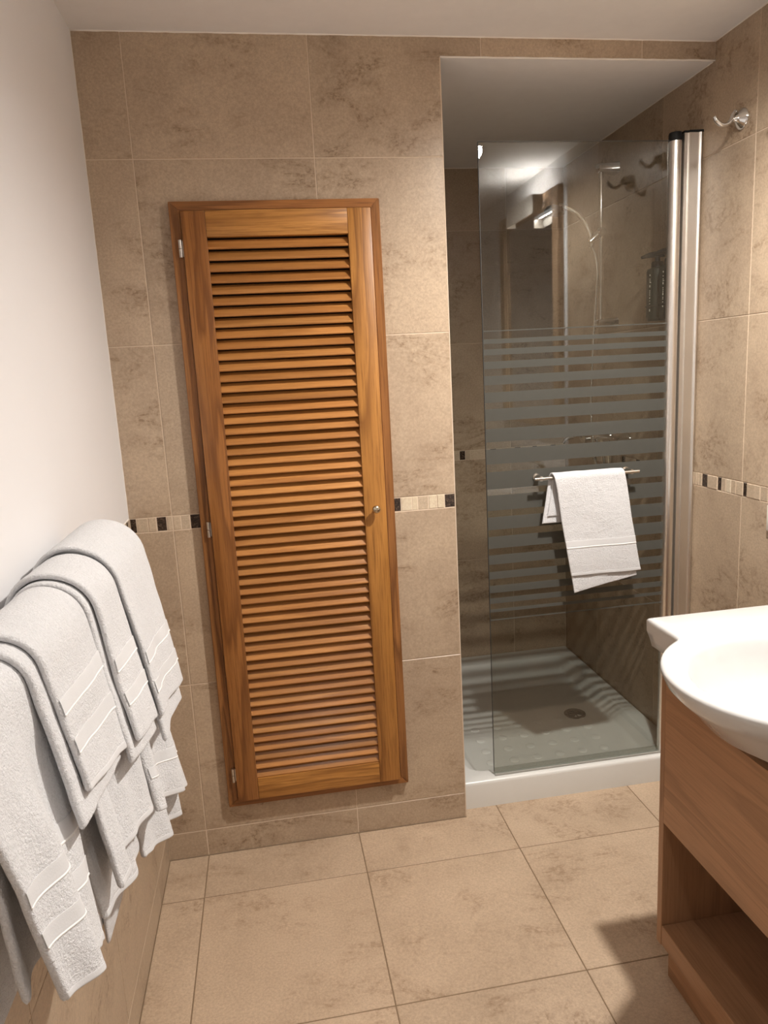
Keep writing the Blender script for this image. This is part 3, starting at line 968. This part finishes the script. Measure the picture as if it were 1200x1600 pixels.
hp = bez([(1.588, 0.576, 1.785), (1.583, 0.576, 1.825), (1.562, 0.577, 1.868), (1.530, 0.578, 1.902), (1.492, 0.580, 1.922), (1.466, 0.581, 1.926)], 8)
tube(bm, hp, [0.0085] * 10 + [0.0095] * (len(hp) - 10), 14)
finish('handle', bm, 'chrome', hs, -hs.location, smooth=True)
hm = axis_mtx((1.452, 0.582, 1.912), (-0.22, 0.0, -1.0))
bm = bmesh.new()
lathe(bm, [(0.0, -0.016), (0.016, -0.014), (0.030, -0.006), (0.036, 0.004), (0.036, 0.011), (0.033, 0.014), (0, 0.0145)], 28, hm)
tag(finish('spray_head', bm, 'grey_rubber', hs, -hs.location, smooth=True, angle=50), 'round dark spray head')
bm = bmesh.new()
hose = bez([(1.588, 0.576, 1.783), (1.604, 0.578, 1.75), (1.612, 0.582, 1.69), (1.607, 0.584, 1.60), (1.600, 0.584, 1.48), (1.592, 0.582, 1.33), (1.588, 0.58, 1.2), (1.595, 0.575, 1.06), (1.606, 0.565, 0.99), (1.617, 0.553, 0.975), (1.623, 0.545, 1.0), (1.624, 0.545, 1.058)], 22)
tube(bm, hose, [0.0062 if k % 2 else 0.0050 for k in range(len(hose))], 10)
finish('hose', bm, 'chrome', hs, -hs.location, smooth=True)
mx = thing('shower_mixer', 'chrome bar mixer tap on the shower side wall', 'tap', (W, 0.55, 1.09))
XM, ZM = 1.622, 1.090
bm = bmesh.new()
my = axis_mtx((XM, 0.40, ZM), (0, 1, 0))
lathe(bm, [(0.0, 0.0), (0.020, 0.001), (0.022, 0.006), (0.022, 0.27), (0.020, 0.275), (0.0, 0.276)], 22, my)
lathe(bm, [(0.009, 0), (0.009, 0.03)], 12, axis_mtx((XM, 0.545, ZM - 0.045), (0, 0, 1)))
finish('mixer_body', bm, 'chrome', mx, -mx.location, smooth=True, angle=40)
for y in (0.47, 0.62):
    bm = bmesh.new()
    lathe(bm, [(0.012, -0.045), (0.012, 0.0), (0.030, 0.044), (0.031, 0.054)], 20, axis_mtx((XM, y, ZM), (1, 0, 0)))
    finish('wall_flange', bm, 'chrome', mx, -mx.location, smooth=True, angle=40)
bm = bmesh.new()
lathe(bm, [(0.0, -0.050), (0.019, -0.048), (0.023, -0.04), (0.024, 0.0), (0.0225, 0.002)], 20, axis_mtx((XM, 0.397, ZM), (0, 1, 0)))
finish('control_knob', bm, 'satin_metal', mx, -mx.location, smooth=True, angle=40)
bm = bmesh.new()
lathe(bm, [(0.0225, 0.0), (0.024, 0.004), (0.022, 0.035), (0.0, 0.040)], 20, axis_mtx((XM, 0.678, ZM), (0, 1, 0)))
tube(bm, [(XM, 0.705, ZM + 0.008), (XM - 0.03, 0.712, ZM + 0.012), (XM - 0.075, 0.720, ZM - 0.006), (XM - 0.085, 0.722, ZM - 0.022)], [0.012, 0.010, 0.008, 0.006], 12)
finish('lever_handle', bm, 'chrome', mx, -mx.location, smooth=True, angle=40)

# soap dispensers on their wall bracket
hd = thing('dispenser_bracket', 'black wall bracket holding two pump bottles in the shower', 'bracket', (W, 0.15, 1.52))
bm = bmesh.new()
add_box(bm, W - 0.006, W - 0.001, 0.075, 0.225, 1.530, 1.552)
finish('back_plate', bm, 'black_plastic', hd, -hd.location)
def bottle(y, label):
    b = thing('pump_bottle', label, 'bottle', (1.628, y, 1.496), 'dark pump bottles in the shower')
    bx_, by_ = 1.628, y
    bm = bmesh.new()
    lathe(bm, [(0.0, 0.0), (0.026, 0.0005), (0.0305, 0.005), (0.0315, 0.012), (0.0315, 0.150), (0.029, 0.157), (0.018, 0.161), (0.0165, 0.166)], 26, axis_mtx((bx_, by_, 1.496), (0, 0, 1)))
    finish('bottle_body', bm, 'bottle', b, -b.location, smooth=True, angle=40)
    bm = bmesh.new()
    lathe(bm, [(0.0185, 0.158), (0.0185, 0.176), (0.016, 0.179), (0.0085, 0.180), (0.008, 0.196), (0.0, 0.1965)], 20, axis_mtx((bx_, by_, 1.496), (0, 0, 1)))
    finish('pump_collar', bm, 'black_plastic', b, -b.location, smooth=True, angle=40)
    bm = bmesh.new()
    tube(bm, [(bx_ + 0.012, by_ - 0.018, 1.6955), (bx_, by_, 1.697), (bx_ - 0.020, by_ + 0.012, 1.6965), (bx_ - 0.042, by_ + 0.024, 1.691)], [0.009, 0.010, 0.008, 0.004], 12)
    finish('pump_nozzle', bm, 'black_plastic', b, -b.location, smooth=True)
    # small upright lettering on the room side, as dashes of print too small to read
    bm = bmesh.new()
    zz = 1.632
    rnd = random.Random(int(y * 1000))
    for k in range(16):
        hgt = 0.0022 if k % 5 else 0.0045
        w_ = 0.006 if k == 3 else 0.0034
        for a0, a1 in ((196, 196 + math.degrees(w_ / 0.0317)),):
            q = []
            for a in (a0, a1):
                for z_ in (zz, zz + hgt):
                    q.append(bm.verts.new((bx_ + 0.0318 * math.cos(math.radians(a)), by_ + 0.0318 * math.sin(math.radians(a)), z_)))
            bm.faces.new((q[0], q[1], q[3], q[2]))
        zz -= hgt + rnd.choice((0.0025, 0.003, 0.0065))
    finish('printed_label', bm, 'label_print', b, -b.location)
    bm = bmesh.new()
    tube(bm, [(bx_ + 0.0325 * math.cos(a), by_ + 0.0325 * math.sin(a), 1.541) for a in [math.radians(t) for t in range(20, 341, 10)]], 0.0022, 8)
    finish('holder_ring', bm, 'black_plastic', hd, -hd.location, smooth=True)
bottle(0.195, 'dark green pump bottle on the shower wall, further from the metal post')
bottle(0.118, 'dark pump bottle on the shower wall half hidden by the metal post')

# robe hooks
def hook(y, z, label):
    h = thing('wall_hook', label, 'hook', (W, y, z), 'robe hooks on the tiled wall')
    bm = bmesh.new()
    lathe(bm, [(0.027, 0.0), (0.027, 0.0025), (0.024, 0.006), (0.016, 0.013), (0.009, 0.021), (0.0075, 0.028), (0.0, 0.029)], 26, axis_mtx((W - 0.0005, y, z), (-1, 0, 0)))
    finish('hook_base', bm, 'chrome', h, -h.location, smooth=True, angle=50)
    bm = bmesh.new()
    p = bez([(W - 0.018, y + 0.002, z + 0.020), (W - 0.026, y + 0.002, z + 0.010), (W - 0.032, y, z - 0.003), (W - 0.044, y, z - 0.013), (W - 0.060, y, z - 0.014), (W - 0.074, y, z - 0.004), (W - 0.080, y, z + 0.006)], 5)
    tube(bm, p, [0.0052] * 4 + [0.0058] * (len(p) - 8) + [0.0050] * 4, 12)
    finish('hook_arm', bm, 'chrome', h, -h.location, smooth=True)
hook(-0.128, 1.983, 'chrome robe hook on the tiled wall above the metal post')
hook(-0.345, 1.972, 'second chrome robe hook on the tiled wall, at the right edge')

# wall socket at the picture's right edge
so = thing('wall_socket', 'white plastic wall socket on the tiles above the basin', 'socket', (W, -0.339, 0.951))
box('face_plate', W - 0.008, W - 0.0005, -0.375, -0.303, 0.916, 0.986, 'switch_plastic', so, 0.002, 2)
bm = bmesh.new()
lathe(bm, [(0.020, 0.0), (0.020, 0.0008), (0.018, 0.0008), (0.0175, 0.0), ], 22, axis_mtx((W - 0.0081, -0.339, 0.951), (-1, 0, 0)))
finish('socket_ring', bm, 'switch_plastic', so, -so.location, smooth=True, angle=40)

# ------------------------------------------------------------------ vanity cabinet
VX, VY0, VY1 = 1.155, -1.215, -0.688
ZTOP = 0.773
vc = thing('vanity_cabinet', 'beech wood vanity cabinet with an open lower shelf', 'cabinet', (1.42, (VY0 + VY1) / 2, 0))
box('side_panel', VX, W - 0.004, VY1 - 0.018, VY1, 0.100, ZTOP, 'beech_z', vc, 0.001)
box('side_panel', VX, W - 0.004, VY0, VY0 + 0.018, 0.100, ZTOP, 'beech_z', vc, 0.001)
box('shelf_board', VX + 0.001, W - 0.010, VY0 + 0.0185, VY1 - 0.0185, 0.102, 0.150, 'beech_y', vc, 0.0012)
box('back_panel', W - 0.022, W - 0.010, VY0 + 0.0185, VY1 - 0.0185, 0.151, ZTOP - 0.003, 'beech_z', vc)
box('inner_board', VX + 0.019, W - 0.023, VY0 + 0.0185, VY1 - 0.0185, 0.404, 0.420, 'beech_y', vc)
box('plinth', VX + 0.030, W - 0.02, VY0 + 0.002, VY1 - 0.001, 0.0, 0.0995, 'beech_y', vc)

# ------------------------------------------------------------------ washbasin
BZ = 0.835
BY = -0.945                       # bowl centre line
bs = thing('washbasin', 'white ceramic washbasin with rounded bowl on the beech cabinet', 'basin', (1.42, BY, ZTOP))
def smax(a, b, k):
    h = max(k - abs(a - b), 0.0) / k
    return max(a, b) + h * h * k * 0.25
SX_, SYH = 1.157, 0.327           # slab front edge, half width
cx_, cy_ = 1.285, BY
def slab_r(a, dx=0.0):
    ca, sa = math.cos(a), math.sin(a)
    t = 9.0
    if ca > 1e-6: t = min(t, (W - 0.002 - cx_) / ca)
    if ca < -1e-6: t = min(t, (SX_ + dx - cx_) / ca)
    if abs(sa) > 1e-6: t = min(t, (SYH - dx) / abs(sa))
    return t
def oval_r(a, ax, ay):
    return 1 / math.sqrt((math.cos(a) / ax) ** 2 + (math.sin(a) / ay) ** 2)
NA = 220
ang = [2 * PI * k / NA for k in range(NA)]
# add exact corner directions by warping samples near the corners is not needed: dense enough
def ring(fn, z):
    return [(cx_ + fn(a) * math.cos(a), cy_ + fn(a) * math.sin(a), z) for a in ang]
OAX, OAY = 0.250, 0.232
def outer(inset, dx):
    def f(a):
        s = slab_r(a, dx)
        if math.cos(a) > -0.02:
            return s
        ov = oval_r(a, OAX - inset, OAY - inset)
        return smax(s, ov, 0.020)
    return f
bowl = lambda k: (lambda a: oval_r(a, 0.205 * k if math.cos(a) < 0 else 0.165 * k, 0.195 * k))
rings = []
rings.append(ring(lambda a: oval_r(a, 0.08, 0.08), 0.690))
rings.append(ring(lambda a: min(oval_r(a, 0.140, 0.150), slab_r(a, 0.02)), 0.700))
rings.append(ring(lambda a: min(oval_r(a, 0.175, 0.180), slab_r(a, 0.004) if math.cos(a) > 0 else 9), 0.735))
rings.append(ring(lambda a: outer(0.040, 0.006)(a) if math.cos(a) < 0 else slab_r(a, 0.004), 0.775))
rings.append(ring(outer(0.022, 0.004), 0.790))
rings.append(ring(outer(0.008, 0.001), 0.806))
rings.append(ring(outer(0.001, 0.0), 0.822))
rings.append(ring(outer(0.0, 0.0), 0.829))
rings.append(ring(outer(0.0025, 0.0025), 0.8335))
rings.append(ring(outer(0.007, 0.007), BZ))
def blend(k, t):
    o_, b_ = outer(0.007, 0.007), bowl(1.13)
    return lambda a: min(o_(a) * (1 - t) + b_(a) * t, o_(a))
rings.append(ring(blend(1, 0.85), BZ))
rings.append(ring(bowl(1.095), BZ - 0.0008))
rings.append(ring(bowl(1.065), BZ - 0.006))
rings.append(ring(bowl(1.03), BZ - 0.009))
rings.append(ring(bowl(1.0), BZ - 0.012))
for k, dz in ((0.965, 0.022), (0.92, 0.042), (0.85, 0.068), (0.74, 0.094), (0.58, 0.112), (0.36, 0.123), (0.14, 0.127), (0.05, 0.128)):
    rings.append(ring(bowl(k), BZ - dz))
bm = bmesh.new()
loops(bm, rings)
finish('basin_body', bm, 'ceramic', bs, -bs.location, smooth=True, angle=62)
bm = bmesh.new()
lathe(bm, [(0.022, 0.0), (0.022, 0.003), (0.018, 0.005), (0, 0.0055)], 20, axis_mtx((cx_, cy_, BZ - 0.128), (0, 0, 1)))
finish('basin_waste', bm, 'chrome', bs, -bs.location, smooth=True, angle=40)
def under(x, y):
    dx, dy = x - cx_, y - cy_
    a, d = math.atan2(dy, dx), math.hypot(dx, dy)
    k = min(range(NA), key=lambda i: abs(((ang[i] - a + PI) % (2 * PI)) - PI))
    pr_ = [(math.hypot(r[k][0] - cx_, r[k][1] - cy_), r[k][2]) for r in rings[:8]]
    for (d0, z0), (d1, z1) in zip(pr_, pr_[1:]):
        if d0 <= d <= d1:
            return z0 + (z1 - z0) * (d - d0) / max(d1 - d0, 1e-6)
    return pr_[0][1] if d < pr_[0][0] else ZTOP
bm = bmesh.new()
ya, yb = VY0 + 0.0190, VY1 - 0.0190
pts = [(ya, 0.403), (yb, 0.403)]
for k in range(41):
    y = yb + (ya - yb) * k / 40
    pts.append((y, min(ZTOP - 0.002, under(VX - 0.001, y) - 0.001, under(VX + 0.018, y) - 0.001)))
prism(bm, [(a - ya, b - 0.403) for a, b in pts], (0, 0.0185), lambda a, b, d: (d, a, b))
finish('drawer_front', bm, 'beech_y', vc, Vector((VX - 0.0005, ya, 0.403)) - vc.location)
tp = thing('basin_tap', 'chrome single lever basin tap behind the bowl', 'tap', (1.585, BY, BZ))
bm = bmesh.new()
lathe(bm, [(0.026, 0), (0.026, 0.004), (0.022, 0.008), (0.021, 0.09), (0.018, 0.10), (0, 0.102)], 20, axis_mtx((1.585, BY, BZ), (0, 0, 1)))
tube(bm, bez([(1.585, BY, BZ + 0.06), (1.54, BY, BZ + 0.078), (1.49, BY, BZ + 0.074), (1.465, BY, BZ + 0.055)], 5), 0.012, 12)
finish('tap_body', bm, 'chrome', tp, -tp.location, smooth=True, angle=50)
bm = bmesh.new()
tube(bm, [(1.59, BY, BZ + 0.105), (1.56, BY, BZ + 0.118), (1.51, BY, BZ + 0.130)], [0.012, 0.009, 0.006], 12)
finish('tap_lever', bm, 'chrome', tp, -tp.location, smooth=True)

# ------------------------------------------------------------------ framed mirror (seen in the glass)
MY0, MY1, MZ0, MZ1 = -1.66, -0.90, 1.10, 2.105
mr = thing('framed_mirror', 'wall mirror in a pale wooden frame above the basin', 'mirror', (W, (MY0 + MY1) / 2, MZ0))
fw = 0.06
box('frame_rail', W - 0.030, W - 0.0005, MY0 + fw + 0.0005, MY1 - fw - 0.0005, MZ1 - fw, MZ1, 'frame_wood_y', mr, 0.002)
box('frame_rail', W - 0.030, W - 0.0005, MY0 + fw + 0.0005, MY1 - fw - 0.0005, MZ0, MZ0 + fw, 'frame_wood_y', mr, 0.002)
box('frame_stile', W - 0.030, W - 0.0005, MY0, MY0 + fw, MZ0, MZ1, 'frame_wood_z', mr, 0.002)
box('frame_stile', W - 0.030, W - 0.0005, MY1 - fw, MY1, MZ0, MZ1, 'frame_wood_z', mr, 0.002)
box('mirror_pane', W - 0.012, W - 0.006, MY0 + fw + 0.0005, MY1 - fw - 0.0005, MZ0 + fw + 0.0005, MZ1 - fw - 0.0005, 'mirror_glass', mr)

# ------------------------------------------------------------------ ceiling downlights; the second is only an added fill
def downlight(i, x, y, watts, cone):
    lab = ('round ceiling downlight above the basin', 'added fill light near the camera, shaped as a round downlight')[i]
    t = thing('ceiling_downlight', lab, 'lamp', (x, y, H), 'ceiling downlights')
    bm = bmesh.new()
    dp = -0.006 if i == 0 else -0.016
    lathe(bm, [(0.030, -0.002), (0.034, dp), (0.043, dp + 0.001), (0.046, -0.0005), (0.030, -0.0005)], 28)
    finish('trim_ring', bm, 'satin_metal', t, smooth=True, angle=40)
    bm = bmesh.new()
    lathe(bm, [(0.0, -0.0025), (0.029, -0.0025), (0.029, -0.0008), (0, -0.0008)], 24)
    finish('bulb_face', bm, 'lamp_glow', t)
    ld_ = bpy.data.lights.new('downlight_beam', 'SPOT')
    ld_.energy = watts
    ld_.color = LIGHT_COL
    ld_.spot_size = math.radians(cone)
    ld_.spot_blend = 0.88
    ld_.shadow_soft_size = 0.028
    lo = bpy.data.objects.new('downlight_beam', ld_)
    C.objects.link(lo)
    lo.parent = t
    lo.location = (0, 0, -0.018)
for i, l in enumerate(LIGHTS):
    downlight(i, *l)

# ------------------------------------------------------------------ mirror lamp: a bar open above and below
LX_, LZ_, LA, LB = 1.600, 2.062, -1.33, -0.99
ml = thing('mirror_lamp', 'slim metal bar lamp in front of the mirror frame top', 'lamp', (W, (LA + LB) / 2, LZ_))
box('front_plate', LX_ - 0.026, LX_ - 0.024, LA, LB, LZ_ - 0.050, LZ_ + 0.026, 'switch_plastic', ml)
for y in (LA, LB - 0.002):
    box('end_plate', LX_ - 0.0235, LX_ + 0.020, y, y + 0.002, LZ_ - 0.050, LZ_ + 0.026, 'satin_metal', ml)
bm = bmesh.new()
tube(bm, [(LX_, LA + 0.003, LZ_), (LX_, LB - 0.003, LZ_)], 0.008, 12)
finish('light_tube', bm, 'tube_glow', ml, -ml.location, smooth=True, angle=40)
for y in (LA + 0.05, LB - 0.05):
    bm = bmesh.new()
    tube(bm, [(LX_ + 0.0205, y, LZ_), (W - 0.0295, y, LZ_)], 0.006, 10)
    finish('lamp_arm', bm, 'satin_metal', ml, -ml.location, smooth=True, angle=40)
for up_, watts in ((1, 1.5), (-1, 0.5)):
    al = bpy.data.lights.new('mirror_light', 'AREA')
    al.shape = 'RECTANGLE'
    al.size, al.size_y = 0.30, 0.016
    al.energy = watts
    al.color = LIGHT_COL
    ao = bpy.data.objects.new('mirror_light', al)
    C.objects.link(ao)
    ao.parent = ml
    ao.location = Vector((LX_, (LA + LB) / 2, LZ_ + 0.011 * up_)) - ml.location
    ao.rotation_euler = (0 if up_ < 0 else PI, 0, PI / 2)
